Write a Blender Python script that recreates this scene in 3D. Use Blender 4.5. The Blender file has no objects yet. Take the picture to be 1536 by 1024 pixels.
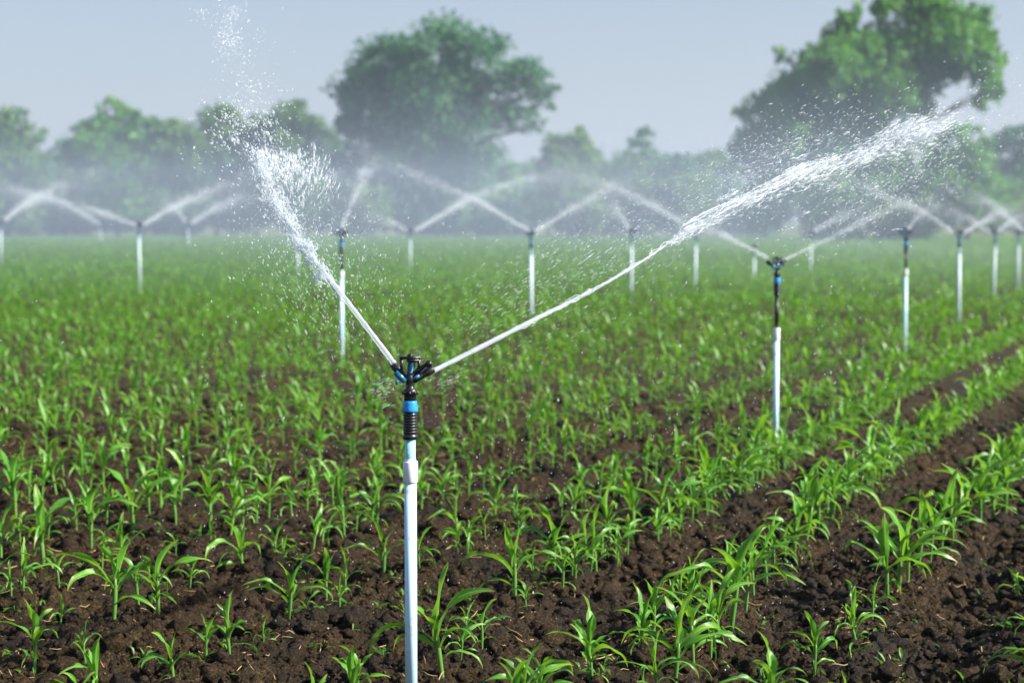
import bpy, math, random
import numpy as np
from mathutils import Vector, Matrix

rng = np.random.default_rng(7)
random.seed(7)
R = math.radians
scene = bpy.context.scene
COL = scene.collection

# ------------------------------------------------------------------ camera
F = 2600.0            # focal length in photo pixels (1536 wide)
CAM_H = 1.4
PITCH = math.atan(182.0 / F)
CP, SP = math.cos(PITCH), math.sin(PITCH)


def at(px, py, Y):
    """A pixel of the photo at ground distance Y -> a point of the place."""
    a, b = (px - 768) / F, (512 - py) / F
    d = np.array([a, CP + b * SP, -SP + b * CP])
    k = Y / d[1]
    return np.array([d[0] * k, Y, CAM_H + d[2] * k])


def on_ground(px, py):
    a, b = (px - 768) / F, (512 - py) / F
    d = np.array([a, CP + b * SP, -SP + b * CP])
    k = -CAM_H / d[2]
    return float(d[0] * k), float(d[1] * k)


cam_d = bpy.data.cameras.new('camera')
cam = bpy.data.objects.new('camera', cam_d)
COL.objects.link(cam)
cam.location = (0, 0, CAM_H)
cam.rotation_euler = (math.pi / 2 - PITCH, 0, 0)
cam_d.sensor_width = 36
cam_d.lens = F / 1536 * 36
cam_d.clip_start = .1
cam_d.clip_end = 3000
cam_d.dof.use_dof = True
cam_d.dof.focus_distance = 5.35
cam_d.dof.aperture_fstop = cam_d.lens / 1000 / .023
cam_d.dof.aperture_blades = 7
scene.camera = cam

scene.view_settings.view_transform = 'Standard'
scene.view_settings.look = 'None'
scene.view_settings.exposure = 1.1
scene.view_settings.gamma = 1
scene.cycles.max_bounces = 12
scene.cycles.diffuse_bounces = 8
scene.cycles.transmission_bounces = 8
scene.cycles.transparent_max_bounces = 48
scene.cycles.volume_bounces = 0

# ------------------------------------------------------------------ helpers


def mesh_obj(name, verts, faces, mat, parent=None, uvs=None, smooth=True, link=True):
    """verts (n,3); faces: (m,3|4) array or a list of such arrays."""
    me = bpy.data.meshes.new(name)
    verts = np.asarray(verts, dtype=np.float32)
    fl = faces if isinstance(faces, list) else [faces]
    fl = [np.asarray(f, dtype=np.int32) for f in fl if len(f)]
    me.vertices.add(len(verts))
    me.vertices.foreach_set('co', verts.ravel())
    loops = np.concatenate([f.ravel() for f in fl])
    tot = np.concatenate([np.full(len(f), f.shape[1], np.int32) for f in fl])
    start = np.concatenate([[0], np.cumsum(tot)[:-1]]).astype(np.int32)
    me.loops.add(len(loops))
    me.loops.foreach_set('vertex_index', loops)
    me.polygons.add(len(tot))
    me.polygons.foreach_set('loop_start', start)
    me.polygons.foreach_set('loop_total', tot)
    if uvs is not None:
        lay = me.uv_layers.new(name='uv')
        lay.data.foreach_set('uv', np.asarray(uvs, np.float32)[loops].ravel())
    if smooth:
        me.polygons.foreach_set('use_smooth', np.ones(len(tot), bool))
    me.update(calc_edges=True)
    if mat:
        me.materials.append(mat)
    if not link:
        return me
    return link_mesh(name, me, parent)


def link_mesh(name, me, parent=None, matrix=None):
    o = bpy.data.objects.new(name, me)
    COL.objects.link(o)
    if parent is not None:
        o.parent = parent
    if matrix is not None:
        o.matrix_local = matrix
    return o


def empty(name, loc, rz=0.0):
    o = bpy.data.objects.new(name, None)
    o.empty_display_size = .1
    COL.objects.link(o)
    o.location = [float(c) for c in loc]
    o.rotation_euler = (0, 0, rz)
    return o


def tag(o, label=None, cat=None, group=None, kind=None):
    if label:
        o['label'] = label
    if cat:
        o['category'] = cat
    if group:
        o['group'] = group
    if kind:
        o['kind'] = kind
    return o


class MB:
    """collects shapes into one mesh"""

    def __init__(self):
        self.v, self.q, self.t, self.n = [], [], [], 0

    def add(self, v, f):
        f = np.asarray(f, np.int32) + self.n
        (self.q if f.shape[1] == 4 else self.t).append(f)
        self.v.append(np.asarray(v, float))
        self.n += len(v)
        return self

    def tube(self, pts, radii, sides=8, cap=True):
        pts = np.asarray(pts, float)
        n = len(pts)
        radii = np.broadcast_to(np.asarray(radii, float), (n,))
        T = np.gradient(pts, axis=0)
        T /= np.linalg.norm(T, axis=1, keepdims=True) + 1e-12
        ref = np.array([0, 0, 1.]) if abs(T[0][2]) < .9 else np.array([1., 0, 0])
        U = np.cross(T, ref)
        U /= np.linalg.norm(U, axis=1, keepdims=True) + 1e-12
        V = np.cross(T, U)
        a = np.arange(sides) * 2 * np.pi / sides
        ring = (np.cos(a)[None, :, None] * U[:, None] + np.sin(a)[None, :, None] * V[:, None]) * radii[:, None, None]
        v = (pts[:, None] + ring).reshape(-1, 3)
        i = np.arange(n - 1)[:, None] * sides
        j = np.arange(sides)[None]
        k = (j + 1) % sides
        q = np.stack([i + j, i + sides + j, i + sides + k, i + k], -1).reshape(-1, 4)
        if cap:
            v = np.vstack([v, pts[0], pts[-1]])
            b = n * sides
            jj, kk = np.arange(sides), (np.arange(sides) + 1) % sides
            t1 = np.stack([np.full(sides, b), jj, kk], -1)
            o = (n - 1) * sides
            t2 = np.stack([np.full(sides, b + 1), o + kk, o + jj], -1)
            base = self.n
            self.add(v, q)
            self.t.append(np.vstack([t1, t2]) + base)
        else:
            self.add(v, q)
        return self

    def lathe(self, prof, axis0=(0, 0, 0), sides=24, direction=None):
        """prof: list of (r, z) from bottom to top, closed at both ends"""
        p0 = np.asarray(axis0, float)
        d = np.array([0, 0, 1.]) if direction is None else np.asarray(direction, float) / np.linalg.norm(direction)
        ref = np.array([1., 0, 0]) if abs(d[0]) < .9 else np.array([0, 1., 0])
        u = np.cross(d, ref); u /= np.linalg.norm(u)
        w = np.cross(d, u)
        prof = [(0.0, prof[0][1])] + list(prof) + [(0.0, prof[-1][1])]
        a = np.arange(sides) * 2 * np.pi / sides
        rows = []
        for r, z in prof:
            r = max(r, 1e-5)
            rows.append(p0 + d * z + r * (np.cos(a)[:, None] * u + np.sin(a)[:, None] * w))
        v = np.vstack(rows)
        i = np.arange(len(prof) - 1)[:, None] * sides
        j = np.arange(sides)[None]
        k = (j + 1) % sides
        q = np.stack([i + j, i + k, i + sides + k, i + sides + j], -1).reshape(-1, 4)
        return self.add(v, q)

    def box(self, c, s, rot=None):
        c, s = np.asarray(c, float), np.asarray(s, float) / 2
        v = np.array([[x, y, z] for x in (-1, 1) for y in (-1, 1) for z in (-1, 1)], float) * s
        if rot is not None:
            v = v @ np.array(rot.to_matrix() if hasattr(rot, 'to_matrix') else rot).T
        q = [[0, 1, 3, 2], [4, 6, 7, 5], [0, 4, 5, 1], [2, 3, 7, 6], [0, 2, 6, 4], [1, 5, 7, 3]]
        return self.add(v + c, q)

    def mesh(self, name, mat, smooth=True):
        fs = []
        if self.q: fs.append(np.vstack(self.q))
        if self.t: fs.append(np.vstack(self.t))
        return mesh_obj(name, np.vstack(self.v), fs, mat, smooth=smooth, link=False)

    def build(self, name, mat, parent=None, smooth=True, bevel=0):
        o = link_mesh(name, self.mesh(name, mat, smooth), parent)
        if bevel:
            m = o.modifiers.new('bevel', 'BEVEL'); m.width = bevel; m.segments = 2
            m.limit_method = 'ANGLE'
        return o


# perlin noise
_perm = np.random.default_rng(3).permutation(4096)


def perlin(x, y, seed=0):
    xi, yi = np.floor(x).astype(int), np.floor(y).astype(int)
    xf, yf = x - xi, y - yi
    u, v = xf**3 * (xf * (xf * 6 - 15) + 10), yf**3 * (yf * (yf * 6 - 15) + 10)

    def g(ix, iy, dx, dy):
        h = _perm[(_perm[(ix + seed * 131) & 4095] + iy) & 4095]
        a = h * (2 * np.pi / 4096)
        return np.cos(a) * dx + np.sin(a) * dy
    n00, n10 = g(xi, yi, xf, yf), g(xi + 1, yi, xf - 1, yf)
    n01, n11 = g(xi, yi + 1, xf, yf - 1), g(xi + 1, yi + 1, xf - 1, yf - 1)
    return (n00 + u * (n10 - n00)) * (1 - v) + (n01 + u * (n11 - n01)) * v


# ------------------------------------------------------------------ materials
def new_mat(name):
    m = bpy.data.materials.new(name)
    m.use_nodes = True
    m.node_tree.nodes.clear()
    return m, m.node_tree.nodes, m.node_tree.links


def N(nt, typ, **kw):
    n = nt.new(typ)
    for k, v in kw.items():
        if k in n.inputs.keys() if hasattr(n.inputs, 'keys') else False:
            n.inputs[k].default_value = v
        else:
            setattr(n, k, v)
    return n


def ramp(nt, stops):
    r = nt.new('ShaderNodeValToRGB')
    e = r.color_ramp.elements
    while len(e) < len(stops):
        e.new(.5)
    for i, (p, c) in enumerate(stops):
        e[i].position = p
        e[i].color = (*c, 1) if len(c) == 3 else c
    return r


def noise(nt, lk, scale, detail=4, rough=.55, vec=None):
    n = nt.new('ShaderNodeTexNoise')
    n.inputs['Scale'].default_value = scale
    n.inputs['Detail'].default_value = detail
    n.inputs['Roughness'].default_value = rough
    if vec is not None:
        lk.new(vec, n.inputs['Vector'])
    return n


def mix(nt, lk, fac, a, b):
    m = nt.new('ShaderNodeMix')
    m.data_type = 'RGBA'
    for s, x in ((0, fac), (6, a), (7, b)):
        if hasattr(x, 'is_linked'):
            lk.new(x, m.inputs[s])
        else:
            m.inputs[s].default_value = x if not isinstance(x, tuple) else (*x, 1)
    return m.outputs[2]


def geo_pos(nt):
    return nt.new('ShaderNodeNewGeometry').outputs['Position']


def leaf_material(name, dark, light, rib, trans, tfac=.38, scale=5, rough=.42, uv=True):
    m, nt, lk = new_mat(name)
    pos = geo_pos(nt)
    n1 = noise(nt, lk, scale, 3, .6, pos)
    r1 = ramp(nt, [(.32, (0, 0, 0)), (.68, (1, 1, 1))])
    lk.new(n1.outputs[0], r1.inputs[0])
    col = mix(nt, lk, r1.outputs[0], dark, light)
    if uv:
        oi = nt.new('ShaderNodeObjectInfo')
        r0 = ramp(nt, [(0, (.5, .5, .5)), (.35, (0, 0, 0)), (.7, (0, 0, 0)), (1, (1, 1, 1))])
        lk.new(oi.outputs['Random'], r0.inputs[0])
        f0 = nt.new('ShaderNodeMath'); f0.operation = 'MULTIPLY'; f0.inputs[1].default_value = .55
        lk.new(r0.outputs[0], f0.inputs[0])
        col = mix(nt, lk, f0.outputs[0], col, (.18, .38, .03))
        u = nt.new('ShaderNodeUVMap')
        sep = nt.new('ShaderNodeSeparateXYZ')
        lk.new(u.outputs[0], sep.inputs[0])
        # v = 0 at the midrib, 1 at the margin; u = 0 base, 1 tip
        rr = ramp(nt, [(0.0, (1, 1, 1)), (.10, (.85, .85, .85)), (.26, (.06, .06, .06)), (1, (0, 0, 0))])
        lk.new(sep.outputs[1], rr.inputs[0])
        col = mix(nt, lk, rr.outputs[0], col, rib)
        br = ramp(nt, [(0, (1, 1, 1)), (.22, (.25, .25, .25)), (.4, (0, 0, 0))])
        lk.new(sep.outputs[0], br.inputs[0])
        col = mix(nt, lk, br.outputs[0], col, (.17, .30, .05))
        # yellowed tips here and there
        n2 = noise(nt, lk, 9, 2, .5, pos)
        tp = ramp(nt, [(.72, (0, 0, 0)), (1, (1, 1, 1))])
        lk.new(sep.outputs[0], tp.inputs[0])
        mm = nt.new('ShaderNodeMath'); mm.operation = 'MULTIPLY'
        lk.new(tp.outputs[0], mm.inputs[0]); lk.new(n2.outputs[0], mm.inputs[1])
        col = mix(nt, lk, mm.outputs[0], col, (.30, .30, .06))
    p = nt.new('ShaderNodeBsdfPrincipled')
    lk.new(col, p.inputs['Base Color'])
    p.inputs['Roughness'].default_value = rough
    p.inputs['Specular IOR Level'].default_value = .45
    t = nt.new('ShaderNodeBsdfTranslucent')
    tc = mix(nt, lk, .5, col, trans)
    lk.new(tc, t.inputs['Color'])
    ms = nt.new('ShaderNodeMixShader')
    ms.inputs[0].default_value = tfac
    lk.new(p.outputs[0], ms.inputs[1]); lk.new(t.outputs[0], ms.inputs[2])
    o = nt.new('ShaderNodeOutputMaterial')
    lk.new(ms.outputs[0], o.inputs[0])
    return m


M_LEAF = leaf_material('maize_leaf', (.018, .140, .018), (.105, .330, .026), (.27, .50, .06), (.36, .68, .02))
M_STALK = leaf_material('maize_stalk', (.09, .24, .04), (.16, .32, .06), (.2, .36, .08), (.2, .4, .05), tfac=.2, uv=False)
M_WEED = leaf_material('weed_leaf', (.05, .17, .02), (.12, .26, .03), (.2, .3, .06), (.2, .4, .04), scale=14, uv=False)


def tree_leaf(name, dark, light):
    return leaf_material(name, dark, light, light, tuple(min(1, c * 1.8) for c in light), tfac=.3, scale=.55, rough=.6, uv=False)


def simple(name, col, rough=.5, spec=.5, bump=0, bscale=200, var=0, vscale=30, metallic=0):
    m, nt, lk = new_mat(name)
    p = nt.new('ShaderNodeBsdfPrincipled')
    pos = nt.new('ShaderNodeTexCoord').outputs['Object']
    c = col
    if var:
        n1 = noise(nt, lk, vscale, 5, .6, pos)
        dk = tuple(x * (1 - var) for x in col)
        lt = tuple(min(1, x * (1 + var * .5)) for x in col)
        c = mix(nt, lk, n1.outputs[0], dk, lt)
        lk.new(c, p.inputs['Base Color'])
        mr = nt.new('ShaderNodeMapRange')
        mr.inputs[3].default_value = max(0, rough - .15); mr.inputs[4].default_value = min(1, rough + .2)
        lk.new(n1.outputs[0], mr.inputs[0]); lk.new(mr.outputs[0], p.inputs['Roughness'])
    else:
        p.inputs['Base Color'].default_value = (*col, 1)
        p.inputs['Roughness'].default_value = rough
    p.inputs['Specular IOR Level'].default_value = spec
    p.inputs['Metallic'].default_value = metallic
    if bump:
        n2 = noise(nt, lk, bscale, 4, .6, pos)
        b = nt.new('ShaderNodeBump'); b.inputs['Strength'].default_value = bump
        b.inputs['Distance'].default_value = .002
        lk.new(n2.outputs[0], b.inputs['Height']); lk.new(b.outputs[0], p.inputs['Normal'])
    o = nt.new('ShaderNodeOutputMaterial')
    lk.new(p.outputs[0], o.inputs[0])
    return m


M_PVC = simple('white_pvc', (.58, .82, .96), .35, .5, var=.08, vscale=14)
M_WHITE = simple('white_fitting', (.82, .84, .84), .4, .5, var=.1, vscale=20)
M_PVC_BLUE = simple('pale_blue_pvc', (.30, .62, .74), .35, .5, var=.12, vscale=20)
M_PVC_OLD = simple('weathered_pvc', (.62, .74, .78), .4, .5, var=.12, vscale=14)
M_BLACK = simple('black_plastic', (.012, .013, .014), .33, .5, bump=.25, bscale=350, var=.5, vscale=60)


def glint_stain(m, scale=420, col=(.42, .44, .44), lo=.71, hi=.78):
    nt, lk = m.node_tree.nodes, m.node_tree.links
    p = next(n for n in nt if n.type == 'BSDF_PRINCIPLED')
    old = p.inputs['Base Color'].links[0].from_socket
    nn = noise(nt, lk, scale, 2, .5, nt.new('ShaderNodeTexCoord').outputs['Object'])
    rr = ramp(nt, [(lo, (0, 0, 0)), (hi, (1, 1, 1))])
    lk.new(nn.outputs[0], rr.inputs[0])
    lk.new(mix(nt, lk, rr.outputs[0], old, col), p.inputs['Base Color'])


glint_stain(M_BLACK)  # pale wet glints painted into the black plastic's colour
glint_stain(M_PVC, 26, (.40, .40, .34), .60, .80)
M_BLUE = simple('blue_plastic', (.02, .27, .66), .3, .5, var=.15, vscale=40)
M_TEAL = simple('teal_plastic', (.012, .13, .25), .3, .5, var=.3, vscale=150)
M_BARK = simple('bark', (.13, .095, .065), .9, .2, bump=.6, bscale=8, var=.4, vscale=2)
M_STRAW = simple('straw', (.46, .33, .15), .75, .2, var=.4, vscale=6)
M_PEBBLE = simple('pale_pebble', (.5, .46, .4), .7, .3, var=.4, vscale=5)


def soil_material():
    m, nt, lk = new_mat('soil')
    pos = geo_pos(nt)
    nb = noise(nt, lk, 1.3, 4, .6, pos)
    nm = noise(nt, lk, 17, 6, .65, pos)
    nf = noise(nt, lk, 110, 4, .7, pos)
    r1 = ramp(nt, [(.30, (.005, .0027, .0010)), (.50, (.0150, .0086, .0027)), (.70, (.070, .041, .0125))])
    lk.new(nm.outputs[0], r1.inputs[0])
    r2 = ramp(nt, [(.32, (.004, .0023, .0010)), (.53, (.026, .0155, .0050)), (.69, (.36, .225, .080))])  # sunlit tan tops and shaded crevices painted into the fine soil mottling
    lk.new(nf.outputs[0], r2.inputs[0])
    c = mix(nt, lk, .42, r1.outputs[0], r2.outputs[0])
    rb = ramp(nt, [(.35, (0, 0, 0)), (.7, (1, 1, 1))])
    lk.new(nb.outputs[0], rb.inputs[0])
    f = nt.new('ShaderNodeMath'); f.operation = 'MULTIPLY'; f.inputs[1].default_value = .45
    lk.new(rb.outputs[0], f.inputs[0])
    c = mix(nt, lk, f.outputs[0], c, (.046, .026, .0105))
    nw = noise(nt, lk, 2.3, 5, .65, pos)          # soaked patches: darker and glossier
    wet = ramp(nt, [(.50, (0, 0, 0)), (.60, (1, 1, 1))])
    lk.new(nw.outputs[0], wet.inputs[0])
    fw = nt.new('ShaderNodeMath'); fw.operation = 'MULTIPLY'; fw.inputs[1].default_value = .55
    lk.new(wet.outputs[0], fw.inputs[0])
    c = mix(nt, lk, fw.outputs[0], c, (.006, .0034, .0015))
    # grass beyond the field edge
    sep = nt.new('ShaderNodeSeparateXYZ'); lk.new(pos, sep.inputs[0])
    ng = noise(nt, lk, .12, 4, .6, pos)
    ad = nt.new('ShaderNodeMath'); ad.operation = 'MULTIPLY_ADD'
    ad.inputs[1].default_value = 14; lk.new(ng.outputs[0], ad.inputs[0]); lk.new(sep.outputs[1], ad.inputs[2])
    st = nt.new('ShaderNodeMapRange'); st.inputs[1].default_value = 138; st.inputs[2].default_value = 146
    lk.new(ad.outputs[0], st.inputs[0])
    ngg = noise(nt, lk, 1.1, 4, .6, pos)
    gc = mix(nt, lk, ngg.outputs[0], (.10, .14, .045), (.17, .18, .07))
    c = mix(nt, lk, st.outputs[0], c, gc)
    p = nt.new('ShaderNodeBsdfPrincipled')
    lk.new(c, p.inputs['Base Color'])
    rr = nt.new('ShaderNodeMapRange'); rr.inputs[3].default_value = .55; rr.inputs[4].default_value = 1
    lk.new(nm.outputs[0], rr.inputs[0])
    rw = nt.new('ShaderNodeMath'); rw.operation = 'MULTIPLY_ADD'; rw.inputs[1].default_value = -.38
    lk.new(fw.outputs[0], rw.inputs[0]); lk.new(rr.outputs[0], rw.inputs[2])
    lk.new(rw.outputs[0], p.inputs['Roughness'])
    p.inputs['Specular IOR Level'].default_value = .2
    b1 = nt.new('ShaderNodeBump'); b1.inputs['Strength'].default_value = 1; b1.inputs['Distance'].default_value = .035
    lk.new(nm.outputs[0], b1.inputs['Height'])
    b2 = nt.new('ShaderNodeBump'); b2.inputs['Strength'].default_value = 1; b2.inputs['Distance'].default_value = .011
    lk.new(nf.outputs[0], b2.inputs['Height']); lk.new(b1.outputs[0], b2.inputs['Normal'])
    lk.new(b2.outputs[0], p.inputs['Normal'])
    o = nt.new('ShaderNodeOutputMaterial'); lk.new(p.outputs[0], o.inputs[0])
    return m


M_SOIL = soil_material()


def water_material(name, alpha=1.0, streak=False):
    m, nt, lk = new_mat(name)
    d = nt.new('ShaderNodeBsdfDiffuse'); d.inputs[0].default_value = (.90, .96, 1, 1)
    t = nt.new('ShaderNodeBsdfTranslucent'); t.inputs[0].default_value = (.90, .96, 1, 1)
    g = nt.new('ShaderNodeBsdfGlossy'); g.inputs['Roughness'].default_value = .25
    a = nt.new('ShaderNodeMixShader'); a.inputs[0].default_value = .5
    lk.new(d.outputs[0], a.inputs[1]); lk.new(t.outputs[0], a.inputs[2])
    b = nt.new('ShaderNodeMixShader'); b.inputs[0].default_value = .12
    lk.new(a.outputs[0], b.inputs[1]); lk.new(g.outputs[0], b.inputs[2])
    tr = nt.new('ShaderNodeBsdfTransparent')
    c = nt.new('ShaderNodeMixShader')
    lk.new(tr.outputs[0], c.inputs[1]); lk.new(b.outputs[0], c.inputs[2])
    if streak:
        u = nt.new('ShaderNodeUVMap')
        mp = nt.new('ShaderNodeMapping'); mp.inputs['Scale'].default_value = (14, 9, 1)
        lk.new(u.outputs[0], mp.inputs[0])
        n1 = noise(nt, lk, 1.0, 4, .6, mp.outputs[0])
        rr = ramp(nt, [(.30, (.35,) * 3), (.62, (1,) * 3)])
        lk.new(n1.outputs[0], rr.inputs[0])
        ml = nt.new('ShaderNodeMath'); ml.operation = 'MULTIPLY'; ml.inputs[1].default_value = alpha
        lk.new(rr.outputs[0], ml.inputs[0]); lk.new(ml.outputs[0], c.inputs[0])
    else:
        c.inputs[0].default_value = alpha
    o = nt.new('ShaderNodeOutputMaterial'); lk.new(c.outputs[0], o.inputs[0])
    return m


M_STREAM = water_material('water_stream', .80, True)
M_DROP = water_material('water_drop', .42)
M_FARJET = water_material('water_far_jet', .052)
M_FINE = water_material('water_fine_drop', .35)


def volume_material(name, density, color, aniso):
    m, nt, lk = new_mat(name)
    v = nt.new('ShaderNodeVolumePrincipled')
    v.inputs['Density'].default_value = density
    v.inputs['Color'].default_value = (*color, 1)
    v.inputs['Anisotropy'].default_value = aniso
    o = nt.new('ShaderNodeOutputMaterial'); lk.new(v.outputs[0], o.inputs['Volume'])
    return m


# ------------------------------------------------------------------ rows of the field
TH = math.atan((1850 - 768) / F)
CT, ST = math.cos(TH), math.sin(TH)
ROW0, ROWS = -2.28, .585


def to_rows(x, y):
    return x * CT - y * ST, x * ST + y * CT          # w (across), s (along)


def from_rows(w, s):
    return w * CT + s * ST, -w * ST + s * CT


# ------------------------------------------------------------------ ground
def height(x, y):
    x, y = np.asarray(x, float), np.asarray(y, float)
    w = x * CT - y * ST
    dist = np.hypot(x, y - 0)
    near = np.clip((16 - y) / 6, 0, 1) * np.clip((6 - np.abs(x)) / 1.5, 0, 1)
    far_fade = np.clip((140 - y) / 60, 0, 1)
    h = .028 * np.cos((w - ROW0) / ROWS * 2 * np.pi) * far_fade
    h = h + .05 * perlin(x * .22 + 9, y * .22, 1) * far_fade
    h = h + .030 * perlin(x * 1.6, y * 1.6, 2) * np.clip((40 - y) / 20, 0, 1)
    wx = x + .05 * perlin(x * 6, y * 6, 11)
    wy = y + .05 * perlin(x * 6 + 40, y * 6, 12)
    b1 = np.abs(perlin(wx * 6.5, wy * 6.5, 3))
    b2 = np.abs(perlin(wx * 14, wy * 14, 4))
    b3 = np.abs(perlin(x * 29, y * 29, 5))
    b4 = perlin(x * 52, y * 52, 7) * np.clip((12 - y) / 2, 0, 1) * np.clip((4.6 - np.abs(x)) / .4, 0, 1)
    lump = np.clip(.6 + 1.6 * perlin(x * 1.1 + 3, y * 1.1, 6), .25, 1.4)
    h = h + near * (lump * (.095 * b1 + .085 * b2 - .038) + .045 * b3 + .013 * b4)
    return h


xs_f = np.arange(-4.4, 4.4001, .0115)
out = 4.4 + np.cumsum(.03 * 1.16 ** np.arange(60))
xs = np.concatenate([-out[::-1], xs_f, out])
ys_f = np.arange(3.6, 11.5, .0115)
ys_m = [11.5]
st = .018
while ys_m[-1] < 900:
    st *= 1.022 if ys_m[-1] < 20 else 1.08
    ys_m.append(ys_m[-1] + st)
back = 3.6 - np.cumsum(.05 * 1.3 ** np.arange(22))
ys = np.concatenate([back[::-1], ys_f, np.array(ys_m)])
GX, GY = np.meshgrid(xs, ys)
GZ = height(GX, GY)
gv = np.stack([GX, GY, GZ], -1).reshape(-1, 3)
nx, ny = len(xs), len(ys)
ii = (np.arange(ny - 1)[:, None] * nx + np.arange(nx - 1)[None]).ravel()
gq = np.stack([ii, ii + 1, ii + nx + 1, ii + nx], -1)
tag(mesh_obj('ground', gv, gq, M_SOIL), 'dark brown crumbly ploughed soil of the irrigated field', 'ground', kind='structure')


def hz(x, y):
    return float(height(np.array([x]), np.array([y]))[0])


# ------------------------------------------------------------------ maize
def leaf_arr(L, W, e0, bend, p, sway, twist, nseg, cols, seed, tear=0.0, foldb=55, foldt=10):
    rg = np.random.default_rng(seed)
    t = np.linspace(0, 1, nseg + 1)
    e = R(e0) - R(bend) * t**p
    e = e + .10 * np.sin(t * 9 + rg.uniform(0, 6)) * t
    a = R(sway) * t**1.6
    T = np.stack([np.cos(e) * np.cos(a), np.cos(e) * np.sin(a), np.sin(e)], -1)
    c = np.vstack([[0, 0, 0], np.cumsum((T[1:] + T[:-1]) / 2 * L / nseg, axis=0)])
    S = np.stack([-np.sin(a), np.cos(a), np.zeros_like(a)], -1)
    Nn = np.cross(T, S)
    tw = R(twist) * t**1.4
    S, Nn = (S * np.cos(tw)[:, None] + Nn * np.sin(tw)[:, None], -S * np.sin(tw)[:, None] + Nn * np.cos(tw)[:, None])
    w = W * (.42 + .58 * np.clip(t / .38, 0, 1)**.8) * np.clip(1 - t**2.6, 0, 1)**.75
    w[-1] = W * .02
    fold = R(foldb) * (1 - t)**1.5 + R(foldt)
    V = np.linspace(-1, 1, cols)
    ph = rg.uniform(0, 6, 2)
    fr = rg.uniform(2.5, 5)
    rows = []
    for k, v in enumerate(V):
        ww = w.copy()
        wave = np.zeros_like(t)
        if abs(v) > .9:
            if tear:
                ww = ww * np.where(rg.random(nseg + 1) < tear, rg.uniform(.25, .6, nseg + 1), 1)
            wave = .42 * W * np.sin(t * fr * 2 * np.pi / 2 + ph[0 if v < 0 else 1]) * np.clip(t * 3, 0, 1) * np.clip((1 - t) * 3, 0, 1)
        rows.append(c + S * (v * ww * np.cos(fold))[:, None] + Nn * (abs(v) * ww * np.sin(fold) + wave)[:, None])
    v = np.stack(rows, 1).reshape(-1, 3)
    i = np.arange(nseg)[:, None] * cols
    j = np.arange(cols - 1)[None]
    q = np.stack([i + j, i + j + 1, i + cols + j + 1, i + cols + j], -1).reshape(-1, 4)
    uv = np.stack([np.repeat(t, cols), np.tile(np.abs(V), nseg + 1)], -1)
    return v, q, uv


def leaf_params(kind, rg):
    if kind == 'whorl':
        return dict(W=rg.uniform(.078, .108), e0=rg.uniform(76, 87), bend=rg.uniform(15, 85), p=rg.uniform(1.9, 3.2), foldb=48, foldt=rg.uniform(8, 22))
    if kind == 'arch':
        return dict(W=rg.uniform(.050, .068), e0=rg.uniform(56, 76), bend=rg.uniform(85, 165), p=rg.uniform(1.0, 1.7), foldb=42, foldt=rg.uniform(4, 14))
    return dict(W=rg.uniform(.044, .060), e0=rg.uniform(38, 62), bend=rg.uniform(95, 150), p=rg.uniform(.9, 1.4), foldb=40, foldt=6)


LEAF = {}
for ki, kind in enumerate(('whorl', 'arch', 'low')):
    LEAF[kind] = []
    for k in range(12):
        rg = np.random.default_rng(100 * ki + k)
        pr = leaf_params(kind, rg)
        v, q, uv = leaf_arr(1.0, sway=rg.uniform(-55, 55), twist=rg.uniform(-85, 85), nseg=14, cols=5, seed=k + 50 * ki,
                            tear=.22 if (kind != 'whorl' and k % 3 == 0) else 0.0, **pr)
        LEAF[kind].append(mesh_obj('leaf', v, q, M_LEAF, uvs=uv, link=False))
STALK = []
for k in range(4):
    m = MB()
    rg = np.random.default_rng(900 + k)
    b = rg.uniform(-.02, .02, 2)
    zz = np.array([-.10, 0, .06, .13, .20, .28, .36, .44])
    pts = np.stack([b[0] * (zz / .44)**2, b[1] * (zz / .44)**2, zz], -1)
    m.tube(pts, np.array([.018, .019, .020, .022, .024, .024, .020, .011]), 8)
    STALK.append(m.mesh('stalk', M_STALK))


def plant_recipe(rg):
    """list of (kind, variant, z, azimuth, length) for a plant of height 1"""
    az0 = rg.uniform(0, 2 * np.pi)
    out = [('whorl', int(rg.integers(12)), .36, az0 + rg.normal(0, .3), rg.uniform(.58, .70)),
           ('whorl', int(rg.integers(12)), .33, az0 + np.pi + rg.normal(0, .3), rg.uniform(.42, .58))]
    n = int(rg.integers(3, 5))
    for i in range(n):
        out.append(('arch', int(rg.integers(12)), .32 - .04 * i, az0 + np.pi * (i % 2) + rg.normal(0, .55), rg.uniform(.52, .86)))
    for i in range(int(rg.integers(1, 3))):
        out.append(('low', int(rg.integers(12)), .15 - .05 * i, az0 + np.pi * (i % 2) + rg.normal(0, .5), rg.uniform(.36, .58)))
    return out


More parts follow.
